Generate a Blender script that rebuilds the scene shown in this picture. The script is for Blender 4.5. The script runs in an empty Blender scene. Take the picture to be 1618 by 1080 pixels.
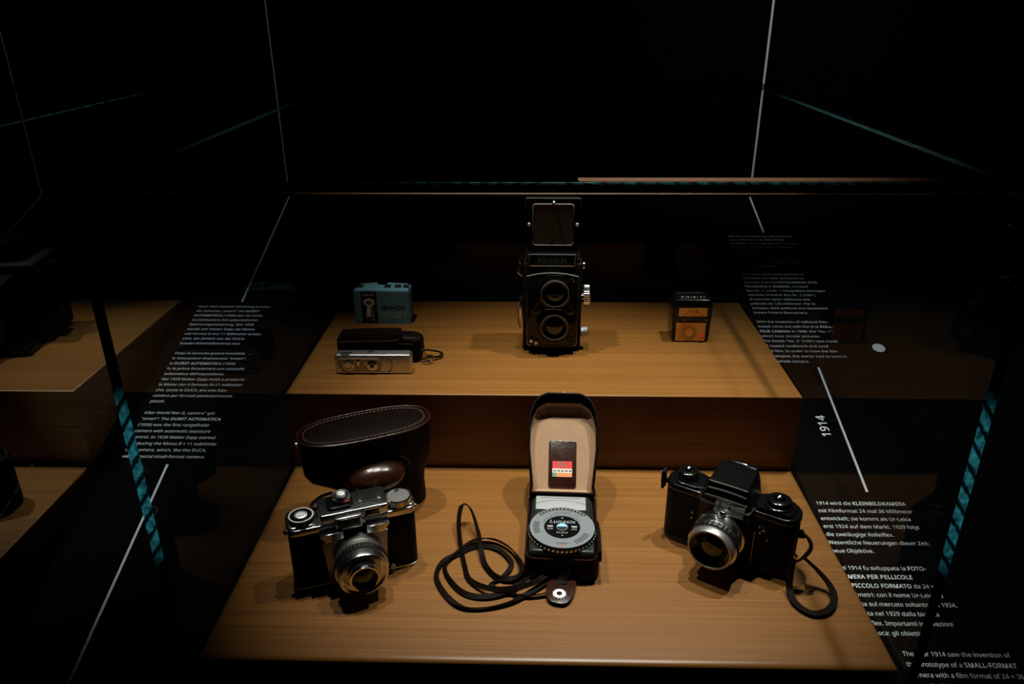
import bpy, bmesh, math, random
from mathutils import Vector, Matrix
random.seed(7)
PI = math.pi
S = bpy.context.scene
C = S.collection

# ------------------------------------------------------------------ camera, world, lights, exposure
def add_camera():
    cd = bpy.data.cameras.new('camera'); cam = bpy.data.objects.new('camera', cd); C.objects.link(cam)
    yaw, pit, rol = -0.0287, 0.4177, -0.0054
    F = Vector((math.sin(yaw)*math.cos(pit), math.cos(yaw)*math.cos(pit), -math.sin(pit)))
    R = Vector((math.cos(yaw), -math.sin(yaw), 0)); U = R.cross(F)
    R2 = R*math.cos(rol)+U*math.sin(rol); U2 = -R*math.sin(rol)+U*math.cos(rol)
    m = Matrix.Identity(4)
    for i in range(3):
        m[i][0] = R2[i]; m[i][1] = U2[i]; m[i][2] = -F[i]
    m.translation = (-0.0129, -0.5288, 0.56)
    cam.matrix_world = m
    cd.sensor_fit = 'HORIZONTAL'; cd.sensor_width = 36.0; cd.lens = 1207.1/1618*36
    cd.clip_start = 0.01; cd.clip_end = 50
    S.camera = cam
add_camera()
S.view_settings.view_transform = 'Standard'; S.view_settings.look = 'None'
S.view_settings.gamma = 1.0; S.view_settings.exposure = 0.0
S.view_settings.use_curve_mapping = False
W = bpy.data.worlds.new('world'); S.world = W; W.use_nodes = True
W.node_tree.nodes['Background'].inputs[0].default_value = (0.6, 0.8, 1.0, 1)
W.node_tree.nodes['Background'].inputs[1].default_value = 0.0008

def spot(name, loc, target, energy, size, blend, col=(1, .93, .84), rad=.018):
    ld = bpy.data.lights.new(name, 'SPOT'); ld.energy = energy; ld.spot_size = math.radians(size)
    ld.spot_blend = blend; ld.color = col; ld.shadow_soft_size = rad
    o = bpy.data.objects.new(name, ld); C.objects.link(o); o.location = loc
    o.rotation_euler = (Vector(target)-Vector(loc)).to_track_quat('-Z', 'Y').to_euler()
    return o
spot('track_spotlight', (-.34, .38, 1.62), (-.01, .32, 0), 84, 30, 1.)
spot('track_spotlight', (.48, .48, 1.62), (.07, .28, 0), 108, 30, 1.)
spot('track_spotlight', (.05, .43, 1.70), (.06, .19, 0), 116, 28, 1.)
# the neighbouring display and the printed panel strips between the cases
spot('track_spotlight', (-1.15, .50, 1.62), (-.76, .36, .1), 34, 22, .8)
spot('track_spotlight', (-.62, .60, 1.70), (-.52, .42, .05), 38, 20, .8, (.86, .93, 1))
spot('track_spotlight', (.66, .60, 1.70), (.46, .40, .0), 38, 26, .8, (.86, .93, 1))
spot('added_wall_light', (.46, .20, 1.75), (.42, .967, .66), 42, 30, .8, (.86, .93, 1))  # this lamp and the next are added to brighten the wall lines
spot('added_wall_light', (-.60, .20, 1.75), (-.60, .967, .62), 5, 40, .8, (.86, .93, 1))
# added lamps, no known source, to brighten the front corners of the glass
spot('added_corner_light', (.22, -.90, .47), (-.3325, -.013, .205), 10, 9, .7, (.8, .95, 1), .01)
spot('added_corner_light', (-.22, -.90, .47), (.3325, -.013, .205), 10, 9, .7, (.8, .95, 1), .01)

# ------------------------------------------------------------------ materials
def nt(name):
    m = bpy.data.materials.new(name); m.use_nodes = True
    return m, m.node_tree.nodes, m.node_tree.links
def pbr(name, col, rough=.5, metal=0., bump=0., bscale=400., var=0., coat=0., spec=.5, emit=None):
    m, N, L = nt(name); b = N['Principled BSDF']
    b.inputs['Base Color'].default_value = (*col, 1); b.inputs['Roughness'].default_value = rough
    b.inputs['Metallic'].default_value = metal; b.inputs['Coat Weight'].default_value = coat
    b.inputs['Specular IOR Level'].default_value = spec
    tc = N.new('ShaderNodeTexCoord'); no = N.new('ShaderNodeTexNoise')
    no.inputs['Scale'].default_value = bscale; no.inputs['Detail'].default_value = 4
    L.new(tc.outputs['Object'], no.inputs['Vector'])
    if bump:
        bp = N.new('ShaderNodeBump'); bp.inputs['Strength'].default_value = bump; bp.inputs['Distance'].default_value = .0006
        L.new(no.outputs['Fac'], bp.inputs['Height']); L.new(bp.outputs['Normal'], b.inputs['Normal'])
    mr = N.new('ShaderNodeMapRange'); mr.inputs['To Min'].default_value = max(0.01, rough*.88); mr.inputs['To Max'].default_value = min(1, rough*1.12)
    L.new(no.outputs['Fac'], mr.inputs['Value']); L.new(mr.outputs['Result'], b.inputs['Roughness'])
    if var:
        mx = N.new('ShaderNodeMix'); mx.data_type = 'RGBA'
        n2 = N.new('ShaderNodeTexNoise'); n2.inputs['Scale'].default_value = 60; n2.inputs['Detail'].default_value = 6
        L.new(tc.outputs['Object'], n2.inputs['Vector']); L.new(n2.outputs['Fac'], mx.inputs[0])
        mx.inputs[6].default_value = (*[c*(1-var) for c in col], 1); mx.inputs[7].default_value = (*[min(1, c*(1+var)) for c in col], 1)
        L.new(mx.outputs[2], b.inputs['Base Color'])
    return m
def wood_mat():
    m, N, L = nt('oak_veneer'); b = N['Principled BSDF']
    tc = N.new('ShaderNodeTexCoord')
    def noise(sc, detail=5, s=1.):
        mp = N.new('ShaderNodeMapping'); mp.inputs['Scale'].default_value = sc
        n = N.new('ShaderNodeTexNoise'); n.inputs['Scale'].default_value = s; n.inputs['Detail'].default_value = detail
        L.new(tc.outputs['Object'], mp.inputs['Vector']); L.new(mp.outputs['Vector'], n.inputs['Vector']); return n
    fine = noise((2.2, 620, 620), 3); mid = noise((1.1, 150, 150), 4); broad = noise((.7, 30, 30), 3); fl = noise((240, 900, 900), 2)
    def mul(a, k, c, prev=None):
        x = N.new('ShaderNodeMath'); x.operation = 'MULTIPLY_ADD'; L.new(a.outputs['Fac'], x.inputs[0]); x.inputs[1].default_value = k
        if prev: L.new(prev.outputs[0], x.inputs[2])
        else: x.inputs[2].default_value = c
        return x
    v = mul(fine, .60, 0); v = mul(mid, .40, 0, v); v = mul(broad, .22, 0, v); v = mul(fl, .18, 0, v)
    cr = N.new('ShaderNodeValToRGB'); e = cr.color_ramp.elements
    e[0].position = .50; e[0].color = (.110, .041, .0068, 1); e[1].position = .92; e[1].color = (.205, .086, .018, 1)
    L.new(v.outputs[0], cr.inputs[0]); L.new(cr.outputs[0], b.inputs['Base Color'])
    b.inputs['Roughness'].default_value = .36; b.inputs['Specular IOR Level'].default_value = .4
    bp = N.new('ShaderNodeBump'); bp.inputs['Strength'].default_value = .12; bp.inputs['Distance'].default_value = .0003
    L.new(v.outputs[0], bp.inputs['Height']); L.new(bp.outputs['Normal'], b.inputs['Normal'])
    return m
def glass_mat():
    m, N, L = nt('clear_glass'); N.remove(N['Principled BSDF'])
    out = N['Material Output']; t = N.new('ShaderNodeBsdfTransparent'); t.inputs[0].default_value = (.955, .975, .968, 1)
    g = N.new('ShaderNodeBsdfGlossy'); g.inputs['Roughness'].default_value = .0; g.inputs['Color'].default_value = (.95, 1, 1, 1)
    fr = N.new('ShaderNodeFresnel'); fr.inputs[0].default_value = 1.5
    ge = N.new('ShaderNodeNewGeometry'); inv = N.new('ShaderNodeMath'); inv.operation = 'SUBTRACT'; inv.inputs[0].default_value = 1
    L.new(ge.outputs['Backfacing'], inv.inputs[1])
    mu = N.new('ShaderNodeMath'); mu.operation = 'MULTIPLY'; sc = N.new('ShaderNodeMath'); sc.operation = 'MULTIPLY'; sc.inputs[1].default_value = .20; L.new(fr.outputs[0], sc.inputs[0]); L.new(sc.outputs[0], mu.inputs[0]); L.new(inv.outputs[0], mu.inputs[1])
    mx = N.new('ShaderNodeMixShader'); L.new(mu.outputs[0], mx.inputs[0]); L.new(t.outputs[0], mx.inputs[1]); L.new(g.outputs[0], mx.inputs[2])
    L.new(mx.outputs[0], out.inputs[0]); return m
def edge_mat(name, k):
    # ground edge of the thick pane: deep teal with slanting refraction bands and glints painted in, mirrored left and right
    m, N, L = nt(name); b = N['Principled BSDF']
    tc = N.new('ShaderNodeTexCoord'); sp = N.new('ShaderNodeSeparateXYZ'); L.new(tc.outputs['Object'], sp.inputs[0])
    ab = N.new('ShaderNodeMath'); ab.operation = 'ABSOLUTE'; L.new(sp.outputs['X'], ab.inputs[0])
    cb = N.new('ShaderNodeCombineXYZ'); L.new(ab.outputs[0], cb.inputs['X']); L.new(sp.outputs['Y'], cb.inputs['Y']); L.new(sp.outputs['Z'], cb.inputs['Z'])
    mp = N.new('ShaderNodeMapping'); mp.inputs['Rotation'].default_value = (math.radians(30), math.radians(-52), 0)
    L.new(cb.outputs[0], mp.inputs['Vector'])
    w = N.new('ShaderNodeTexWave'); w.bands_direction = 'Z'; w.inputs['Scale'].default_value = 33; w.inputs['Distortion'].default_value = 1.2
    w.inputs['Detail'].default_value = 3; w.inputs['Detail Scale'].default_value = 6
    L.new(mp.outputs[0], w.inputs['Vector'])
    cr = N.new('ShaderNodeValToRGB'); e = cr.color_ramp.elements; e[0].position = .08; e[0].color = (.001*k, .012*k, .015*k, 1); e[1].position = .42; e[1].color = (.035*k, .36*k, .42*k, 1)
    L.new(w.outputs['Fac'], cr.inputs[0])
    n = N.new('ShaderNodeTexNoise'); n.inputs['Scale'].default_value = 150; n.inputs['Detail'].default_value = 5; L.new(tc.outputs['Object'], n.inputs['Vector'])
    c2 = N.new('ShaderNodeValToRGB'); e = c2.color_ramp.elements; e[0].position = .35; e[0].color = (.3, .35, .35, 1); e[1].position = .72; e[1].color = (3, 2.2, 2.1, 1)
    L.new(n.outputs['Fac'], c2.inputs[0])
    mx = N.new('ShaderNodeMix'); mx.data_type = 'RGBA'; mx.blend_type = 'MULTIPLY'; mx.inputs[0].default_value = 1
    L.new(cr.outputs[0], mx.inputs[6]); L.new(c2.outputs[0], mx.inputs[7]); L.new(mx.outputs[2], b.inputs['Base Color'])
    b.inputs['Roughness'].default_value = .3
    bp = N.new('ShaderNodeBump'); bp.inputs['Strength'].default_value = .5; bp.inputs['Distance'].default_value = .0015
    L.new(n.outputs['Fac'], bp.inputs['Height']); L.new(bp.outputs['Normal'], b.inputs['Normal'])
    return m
M = dict(
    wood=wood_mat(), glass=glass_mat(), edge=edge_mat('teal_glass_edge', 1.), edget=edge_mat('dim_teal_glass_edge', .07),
    greene=pbr('green_glass_edge', (.03, .16, .10), .4),
    edged=pbr('dark_glass_edge', (.001, .006, .007), .5, spec=.1),
    arris=pbr('polished_glass_arris', (.75, .85, .85), .12, 1.),
    glow=pbr('amber_painted_glow', (.42, .22, .115), .5),
    panel=pbr('black_panel', (.0012, .0012, .0012), .8, spec=.03),
    wall=pbr('black_wall', (.001, .001, .001), .9, spec=.02),
    print=pbr('white_print', (.66, .68, .72), .8, spec=.1),
    chrome=pbr('satin_chrome', (.72, .73, .74), .20, 1.),
    bright=pbr('bright_chrome', (.85, .86, .87), .10, 1.),
    alu=pbr('brushed_aluminium', (.62, .61, .59), .34, 1., bump=.05, bscale=900),
    dull=pbr('dull_grey_metal', (.35, .35, .35), .4, .9),
    blackm=pbr('black_enamel', (.003, .003, .003), .16, coat=.15, spec=.3),
    blackl=pbr('black_grained_leather', (.003, .0028, .0028), .6, bump=.7, bscale=1500, spec=.12),
    blackp=pbr('black_plastic', (.01, .012, .012), .25),
    frame=pbr('worn_silver_paint', (.22, .21, .19), .5, .2),
    lens=pbr('coated_lens_glass', (.002, .002, .005), .02, coat=.6, spec=.6),
    brown=pbr('brown_polished_leather', (.020, .0058, .003), .25, bump=.35, bscale=260, coat=.10, var=.5, spec=.3),
    dbrown=pbr('dark_brown_leather', (.003, .0012, .0008), .5, bump=.5, bscale=700, var=.4, spec=.06),
    stitch=pbr('tan_stitching', (.16, .062, .030), .5, coat=.2),
    strap=pbr('brown_leather_strap', (.0042, .0018, .001), .65, bump=.4, bscale=500, var=.4, spec=.06),
    lining=pbr('beige_suede_lining', (.30, .185, .115), .9, bump=.5, bscale=900, var=.12, spec=.1),
    teal=pbr('blue_printed_card', (.095, .23, .285), .6, var=.08, spec=.3),
    tealt=pbr('pale_blue_printed_card', (.14, .33, .42), .55, spec=.3),
    ink=pbr('black_ink', (.006, .007, .008), .5, spec=.3),
    cream=pbr('cream_ink', (.62, .60, .52), .6),
    greyink=pbr('grey_ink', (.12, .12, .11), .6),
    gold=pbr('gold_scale_plate', (.85, .50, .16), .38, .75, var=.1),
    red=pbr('red_enamel', (.55, .02, .02), .15, coat=.8),
    redp=pbr('red_paper', (.55, .03, .025), .5), orange=pbr('orange_paper', (.65, .22, .07), .5), greenp=pbr('green_paper', (.10, .22, .18), .5),
    dial=pbr('silver_grey_dial', (.19, .205, .225), .35, .3), dialw=pbr('pale_scale_plate', (.24, .25, .26), .5),
    satin=pbr('rough_nickel', (.80, .80, .78), .55, 1.),
    blue=pbr('light_blue_enamel', (.20, .45, .65), .4),
    disc=pbr('white_marker_print', (.60, .60, .58), .8, spec=.1),
    rubber=pbr('speckled_black_leather', (.02, .013, .006), .35, bump=1., bscale=1800),
)

# ------------------------------------------------------------------ mesh helpers
class MB:
    def __init__(s): s.v = []; s.f = []; s.mi = []; s.cur = 0
    def add(s, verts, faces, M_=None):
        o = len(s.v)
        for v in verts:
            v = Vector(v); s.v.append(M_ @ v if M_ else v)
        for f in faces: s.f.append([o+i for i in f]); s.mi.append(s.cur)
        return s
    def box(s, x0, x1, y0, y1, z0, z1, bev=0., seg=2, M_=None):
        bm = bmesh.new(); bmesh.ops.create_cube(bm, size=1)
        for v in bm.verts: v.co = Vector((x0+(v.co.x+.5)*(x1-x0), y0+(v.co.y+.5)*(y1-y0), z0+(v.co.z+.5)*(z1-z0)))
        if bev: bmesh.ops.bevel(bm, geom=bm.edges[:], offset=bev, segments=seg, affect='EDGES', profile=.5)
        s.take(bm, M_); return s
    def take(s, bm, M_=None):
        bm.verts.index_update()
        s.add([v.co.copy() for v in bm.verts], [[v.index for v in f.verts] for f in bm.faces], M_); bm.free()
    def prism(s, poly, z0, z1, bev=0., M_=None, seg=2):
        bm = bmesh.new(); a = [bm.verts.new((p[0], p[1], z0)) for p in poly]; b = [bm.verts.new((p[0], p[1], z1)) for p in poly]
        n = len(poly); bot = bm.faces.new(a[::-1]); top = bm.faces.new(b)
        for i in range(n): bm.faces.new((a[i], a[(i+1) % n], b[(i+1) % n], b[i]))
        bmesh.ops.recalc_face_normals(bm, faces=bm.faces[:])
        if bev: bmesh.ops.bevel(bm, geom=list(set(top.edges[:]+bot.edges[:])), offset=bev, segments=seg, affect='EDGES', profile=.5)
        s.take(bm, M_); return s
    def lathe(s, prof, M_=None, n=40, rip=0., open_end=False):
        vs = []; fs = []
        for r, z in prof:
            for i in range(n):
                a = 2*PI*i/n; rr = r
                if rip and r > rip*3: rr = r*(1+ (rip/r if (i % 2) else 0))
                vs.append((rr*math.cos(a), rr*math.sin(a), z))
        for k in range(len(prof)-1):
            for i in range(n):
                j = (i+1) % n; fs.append((k*n+i, k*n+j, (k+1)*n+j, (k+1)*n+i))
        if prof[0][0] > 1e-6 and not open_end: fs.append(tuple(range(n))[::-1])
        if prof[-1][0] > 1e-6 and not open_end: fs.append(tuple((len(prof)-1)*n+i for i in range(n)))
        s.add(vs, fs, M_); return s
    def ring(s, r0, r1, z0, z1, M_=None, n=40):
        pr = [(r0, z0), (r1, z0), (r1, z1), (r0, z1)]; vs = []; fs = []
        for r, z in pr:
            for i in range(n): a = 2*PI*i/n; vs.append((r*math.cos(a), r*math.sin(a), z))
        for k in range(4):
            for i in range(n):
                j = (i+1) % n; fs.append((k*n+i, k*n+j, ((k+1) % 4)*n+j, ((k+1) % 4)*n+i))
        s.add(vs, fs, M_); return s
    def loft(s, secs, cap=True, M_=None):
        n = len(secs[0]); vs = [p for q in secs for p in q]; fs = []
        for k in range(len(secs)-1):
            for i in range(n):
                j = (i+1) % n; fs.append((k*n+i, k*n+j, (k+1)*n+j, (k+1)*n+i))
        if cap: fs.append(tuple(range(n))[::-1]); fs.append(tuple((len(secs)-1)*n+i for i in range(n)))
        s.add(vs, fs, M_); return s
    def tube(s, pts, r, n=8, closed=False, M_=None):
        pts = [Vector(p) for p in pts]; secs = []; N_ = len(pts); up = Vector((0, 0, 1))
        for i, p in enumerate(pts):
            a = pts[(i-1) % N_] if (closed or i) else p; b = pts[(i+1) % N_] if (closed or i < N_-1) else p
            t = (b-a).normalized(); u = t.cross(up)
            if u.length < 1e-3: u = t.cross(Vector((1, 0, 0)))
            u.normalize(); w = u.cross(t)
            secs.append([p+(u*math.cos(2*PI*k/n)+w*math.sin(2*PI*k/n))*r for k in range(n)])
        if closed: secs.append(secs[0])
        s.loft(secs, not closed, M_); return s
    def ribbon(s, pts, w, t, nrm=None, M_=None):
        pts = [Vector(p) for p in pts]; secs = []; N_ = len(pts)
        for i, p in enumerate(pts):
            a = pts[max(0, i-1)]; b = pts[min(N_-1, i+1)]; tg = (b-a).normalized()
            nn = Vector(nrm[i]) if nrm else Vector((0, 0, 1))
            nn = (nn-tg*nn.dot(tg)).normalized(); u = tg.cross(nn)
            secs.append([p+u*w/2-nn*t/2, p+u*w/2+nn*t/2, p-u*w/2+nn*t/2, p-u*w/2-nn*t/2])
        s.loft(secs, True, M_); return s
    def stitches(s, path, ln=.0022, gap=.0014, r=.0004):
        path = [Vector(p) for p in path]; L = [0]
        for a, b in zip(path, path[1:]): L.append(L[-1]+(b-a).length)
        def at(d):
            for i in range(len(L)-1):
                if L[i+1] >= d: return path[i].lerp(path[i+1], (d-L[i])/max(1e-9, L[i+1]-L[i]))
            return path[-1]
        d = 0
        while d+ln < L[-1]: s.tube([at(d), at(d+ln*.5)+Vector((0, 0, r*.4)), at(d+ln)], r, 5); d += ln+gap
        return s
    def build(s, name, mats, parent=None, sharp=35, smooth=True):
        bm = bmesh.new(); vs = [bm.verts.new(v) for v in s.v]
        for f, mi in zip(s.f, s.mi):
            try: g = bm.faces.new([vs[i] for i in f])
            except ValueError: continue
            g.material_index = mi; g.smooth = smooth
        bmesh.ops.recalc_face_normals(bm, faces=bm.faces[:])
        lim = math.radians(sharp)
        for e in bm.edges:
            if len(e.link_faces) != 2 or e.calc_face_angle(0) > lim: e.smooth = False
        me = bpy.data.meshes.new(name); bm.to_mesh(me); bm.free()
        for k in (mats if isinstance(mats, (list, tuple)) else [mats]): me.materials.append(M[k])
        o = bpy.data.objects.new(name, me); C.objects.link(o)
        if parent: o.parent = parent
        return o
def tag(o, label=None, cat=None, group=None, kind=None):
    for k, v in (('label', label), ('category', cat), ('group', group), ('kind', kind)):
        if v: o[k] = v
    return o
def thing(name, label, cat, loc=(0, 0, 0), rz=0., group=None):
    o = bpy.data.objects.new(name, None); C.objects.link(o); o.location = loc; o.rotation_euler = (0, 0, rz); o.empty_display_size = .01
    return tag(o, label, cat, group)
def copy_tree(o, parent=None):
    c = o.copy(); C.objects.link(c)
    if parent: c.parent = parent
    for ch in list(o.children): copy_tree(ch, c)
    return c
def T(x=0, y=0, z=0): return Matrix.Translation((x, y, z))
def RX(d): return Matrix.Rotation(math.radians(d), 4, 'X')
def RY(d): return Matrix.Rotation(math.radians(d), 4, 'Y')
def RZ(d): return Matrix.Rotation(math.radians(d), 4, 'Z')
def rrect(x0, x1, y0, y1, r, n=6):
    out = []
    for cx, cy, a0 in ((x1-r, y1-r, 0), (x0+r, y1-r, 90), (x0+r, y0+r, 180), (x1-r, y0+r, 270)):
        for i in range(n+1):
            a = math.radians(a0+90*i/n); out.append((cx+r*math.cos(a), cy+r*math.sin(a)))
    return out
def FRONT(x, y, z): return T(x, y, z) @ RX(90)       # local z -> -Y (towards the viewer)
def smoothpath(pts, n=8, closed=False):
    P = [Vector(p) for p in pts]; out = []; N_ = len(P)
    rng = range(N_) if closed else range(N_-1)
    for i in rng:
        g = lambda k: P[k % N_] if closed else P[max(0, min(N_-1, k))]
        p0, p1, p2, p3 = g(i-1), g(i), g(i+1), g(i+2)
        for k in range(n):
            t = k/n; out.append(.5*((2*p1)+(-p0+p2)*t+(2*p0-5*p1+4*p2-p3)*t*t+(-p0+3*p1-3*p2+p3)*t**3))
    if not closed: out.append(P[-1])
    return out

# text -> mesh data
_tc = bpy.data.curves.new('scratch_text', 'FONT')
try:      # a plain grotesque that ships inside Blender itself; the built-in font serves if it is missing
    import os
    _fd = os.path.join(bpy.utils.system_resource('DATAFILES'), 'fonts')
    _tc.font = bpy.data.fonts.load(os.path.join(_fd, [f for f in sorted(os.listdir(_fd)) if f.startswith('NotoSansHebrew')][0]))
except Exception: pass
_to = bpy.data.objects.new('scratch_text', _tc); C.objects.link(_to)
_cache = {}
def glyphs(txt, bold=0.):
    k = (txt, bold)
    if k in _cache: return _cache[k]
    _tc.size = 1; _tc.offset = bold; _tc.extrude = 0; _tc.resolution_u = 3; _tc.space_character = 1.06 if bold else 1.0
    def get(t):
        _tc.body = t; dg = bpy.context.evaluated_depsgraph_get(); dg.update()
        me = _to.evaluated_get(dg).to_mesh(); v = [(p.co.x, p.co.y) for p in me.vertices]; f = [tuple(q.vertices) for q in me.polygons]
        _to.evaluated_get(dg).to_mesh_clear(); return v, f
    v, f = get(txt); wv, _ = get(txt+'|'); bv, _ = get('|')
    adv = max([p[0] for p in wv])-max([p[0] for p in bv])
    _cache[k] = (v, f, adv); return _cache[k]
def put_text(mb, runs, size, M_, x=0., y=0., align='L', sx=1.):
    """runs: list of (text, bold). Text lies in the local XY plane of M_."""
    tot = sum(glyphs(t, b)[2] for t, b in runs)*size*sx
    if align == 'C': x -= tot/2
    for t, b in runs:
        v, f, adv = glyphs(t, b)
        mb.add([(x+p[0]*size*sx, y+p[1]*size, 0) for p in v], f, M_); x += adv*size*sx
    return x

# ------------------------------------------------------------------ room shell
SL = .331; C0 = -.110; ANG = math.atan(SL); CA = math.cos(ANG)
def inc(y): return C0+SL*y
WY = .967
tag(MB().box(-3, 3, WY, WY+.15, -1, 2.2).build('wall_back', 'wall'), kind='structure')
wall = bpy.data.objects['wall_back']
tag(MB().box(-3, 3, -2.2, WY+.15, -1.1, -1).build('floor', 'wall'), kind='structure')
tag(MB().box(-3, 3, -2.2, WY+.15, 2.2, 2.3).build('ceiling', 'wall'), kind='structure')
y0 = -.14
panel = MB().add([(x, y, z) for x in (-2.2, 2.2) for y, z in ((y0, inc(y0)), (WY-.001, inc(WY-.001)), (WY-.001, -1), (y0, -1))],
                 [(0, 1, 2, 3), (7, 6, 5, 4), (0, 4, 5, 1), (1, 5, 6, 2), (2, 6, 7, 3), (3, 7, 4, 0)]).build('sloping_display_panel', 'panel', smooth=False)
tag(panel, 'black sloping display panel printed with white text, running up to the back wall', 'display panel')
PM = T(0, 0, C0) @ RX(math.degrees(ANG))                      # panel frame: x, t along slope
def tt(y): return y/CA
def pline(x, ya, yb, w=.0032):
    return MB().box(x-w/2, x+w/2, tt(ya), tt(yb), .00002, .0002, M_=PM).build('timeline_line', 'print', panel, smooth=False)
def wline(x, za, zb, w=.0032):
    return MB().box(x-w/2, x+w/2, WY-.0004, WY-.0001, za, zb).build('timeline_line', 'print', wall, smooth=False)
pline(-.4995, -.02, .3265); pline(-.4975, .652, .9665)
wline(-.498, inc(WY), 1.9, .0024); wline(.4118, inc(WY), 1.9, .004); wline(-.998, inc(WY), 1.9, .002)
pline(.4118, .850, .9665); pline(.4154, .2956, .5121); pline(-1.0, .80, .9665, .0016)
B = .016
LS = .01083
PS = .1205/glyphs('Nach dem Zweiten Weltkrieg wurden')[2]
def paragraph(x, yc, rows, name, size=PS):
    mb = MB()
    for k, r in enumerate(rows):
        if not r: continue
        runs = r if isinstance(r, list) else [(r, 0)]
        put_text(mb, runs, size, PM @ T(0, 0, .0002), x, tt(yc-LS*k)-size*.34)
    o = mb.build(name, 'print', panel, smooth=False); return o
LP1 = ['Nach dem Zweiten Weltkrieg wurden', [('die Kameras „smart“: die ', 0), ('DURST', B)], [('AUTOMATICA', B), (' (1956) war die erste', 0)],
       'Sucherkamera mit automatischer', 'Belichtungssteuerung. Seit 1939', 'wurde von Walter Zapp die Minox', 'mit Format 8 mal 11 Millimeter produ-',
       'ziert, die ähnlich wie die DUCA-', 'Sonder-Kleinbildkameras war.']
LP2 = ['Dopo la seconda guerra mondiale', 'le fotocamere diventarono "smart":', [('la ', 0), ('DURST AUTOMATICA', B), (' (1956)', 0)],
       'fu la prima fotocamera con controllo', "automatico dell'esposizione.", 'Nel 1939 Walter Zapp iniziò a produrre', 'la Minox con il formato 8×11 millimetri',
       'che, come la DUCA, era una foto-', 'camera per formati particolarmente', 'piccoli.']
LP3 = ['After World War II, camera" got', [('"smart": The ', 0), ('DURST AUTOMATICA', B)], '(1956) was the first rangefinder', 'camera with automatic exposure',
       'control. In 1939 Walter Zapp started', 'producing the Minox 8 × 11 subminia-', 'ture camera, which, like the DUCA,', 'was a special small-format camera.']
LS = .01075
paragraph(-.5665, .6405, LP1, 'printed_paragraph'); paragraph(-.5665, .6405-LS*10, LP2, 'printed_paragraph'); paragraph(-.5665, .6405-LS*21, LP3, 'printed_paragraph')
LS = .01083
RP1 = ['Mit der Erfindung des Zelluloidfilms', [('kam 1888 die erste ', 0), ('ROLLFILM-', B)], [('KAMERA', B), (': die Kodak Box Nr. 1 heraus,', 0)], 'die fotografierte kreisrunde Bilder.',
       'die Kodak Box Nr. 2 (1901) aus', 'beschichtetem Karton einen', '120 Millimeter Film. Zur Entwicklung', 'des Films musste die ganze Kamera', 'eingeschickt werden.']
RP2 = ["Con l'invenzione della pellicola di", 'celluloide nel 1888 comparve sul', [('mercato la prima ', 0), ('FOTOCAMERA CON', B)], [('PELLICOLA A BOBINA', B), (', la Kodak', 0)],
       'Box Nr. 1. La Nr. 1 fotografava immagini', 'rotonde; la Kodak Box Nr. 2 (1901)', 'di cartone rigido utilizzava una', 'pellicola da 120 millimetri. Per lo', 'sviluppo della pellicola era necessario', "inviare l'intera fotocamera."]
RP3 = ['With the invention of celluloid film,', [('Kodak came out with the first ', 0), ('ROLL-', B)], [('FILM CAMERA', B), (' in 1888: the "No. 1",', 0)], 'which took circular pictures.',
       'The Kodak "No. 2" (1901) was made', 'of coated cardboard and used', '120 film. In order to have the film', 'developed, the owner had to send in', 'the whole camera.']
paragraph(.3455, .8385, RP1, 'printed_paragraph'); paragraph(.3455, .8385-LS*10, RP2, 'printed_paragraph'); paragraph(.3455, .8385-LS*21, RP3, 'printed_paragraph')
QP1 = [[('1914 wird die ', 0), ('KLEINBILDKAMERA', B)], 'mit Filmformat 24 mal 36 Millimeter', 'entwickelt; sie kommt als Ur-Leica', 'erst 1924 auf dem Markt. 1929 folgt', 'die zweiäugige Rolleiflex.',
       'Wesentliche Neuerungen dieser Zeit:', 'neue Objektive.']
QP2 = [[('Nel 1914 fu sviluppata la ', 0), ('FOTO-', B)], [('CAMERA PER PELLICOLE', B)], [('DI PICCOLO FORMATO', B), (' da 24 ×36', 0)], 'millimetri: con il nome Ur-Leica fu', 'messa sul mercato soltanto nel 1924,',
       'seguita nel 1929 dalla biottica', 'Rolleiflex. Importanti innovazioni', "dell'epoca: gli obiettivi."]
QP3 = ['The year 1914 saw the invention of', [('the prototype of a ', 0), ('SMALL-FORMAT', B)], 'camera with a film format of 24 × 36', 'mm: the "Ur-Leica" ("original Leica").']
paragraph(.3455, .279, QP1, 'printed_paragraph'); paragraph(.3455, .279-LS*8, QP2, 'printed_paragraph'); paragraph(.3855, .279-LS*17, QP3, 'printed_paragraph')
mb = MB(); put_text(mb, [('1914', .018)], .0205, PM @ T(.3965, tt(.3825), .0002) @ RZ(90)); mb.build('printed_year', 'print', panel, smooth=False)
mb = MB(); mb.lathe([(.0095, 0), (.0095, .0003)], PM @ T(.5188, tt(.5535), .0001)); mb.build('round_marker', 'disc', panel)

# ------------------------------------------------------------------ display steps
HW = .3264
def step(x, ya, yb, zt, label, bev=.0022):
    zb = lambda y: inc(y)+.0003
    mb = MB(); bm = bmesh.new()
    prof = [(ya, zt), (yb, zt), (yb, zb(yb)), (ya, zb(ya))]
    a = [bm.verts.new((x-HW, *p)) for p in prof]; b = [bm.verts.new((x+HW, *p)) for p in prof]
    bm.faces.new(a); bm.faces.new(b[::-1])
    for i in range(4): bm.faces.new((a[i], b[i], b[(i+1) % 4], a[(i+1) % 4]))
    bmesh.ops.recalc_face_normals(bm, faces=bm.faces[:])
    te = [e for e in bm.edges if all(abs(v.co.z-zt) < 1e-6 for v in e.verts) and not all(abs(v.co.y-yb) < 1e-6 for v in e.verts)]
    bmesh.ops.bevel(bm, geom=te, offset=bev, segments=7, affect='EDGES', profile=.5)
    mb.take(bm); o = mb.build('wooden_display_step', 'wood', sharp=50)
    return tag(o, label, 'display step')
Z2 = .1077; PX = -.9274
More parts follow.
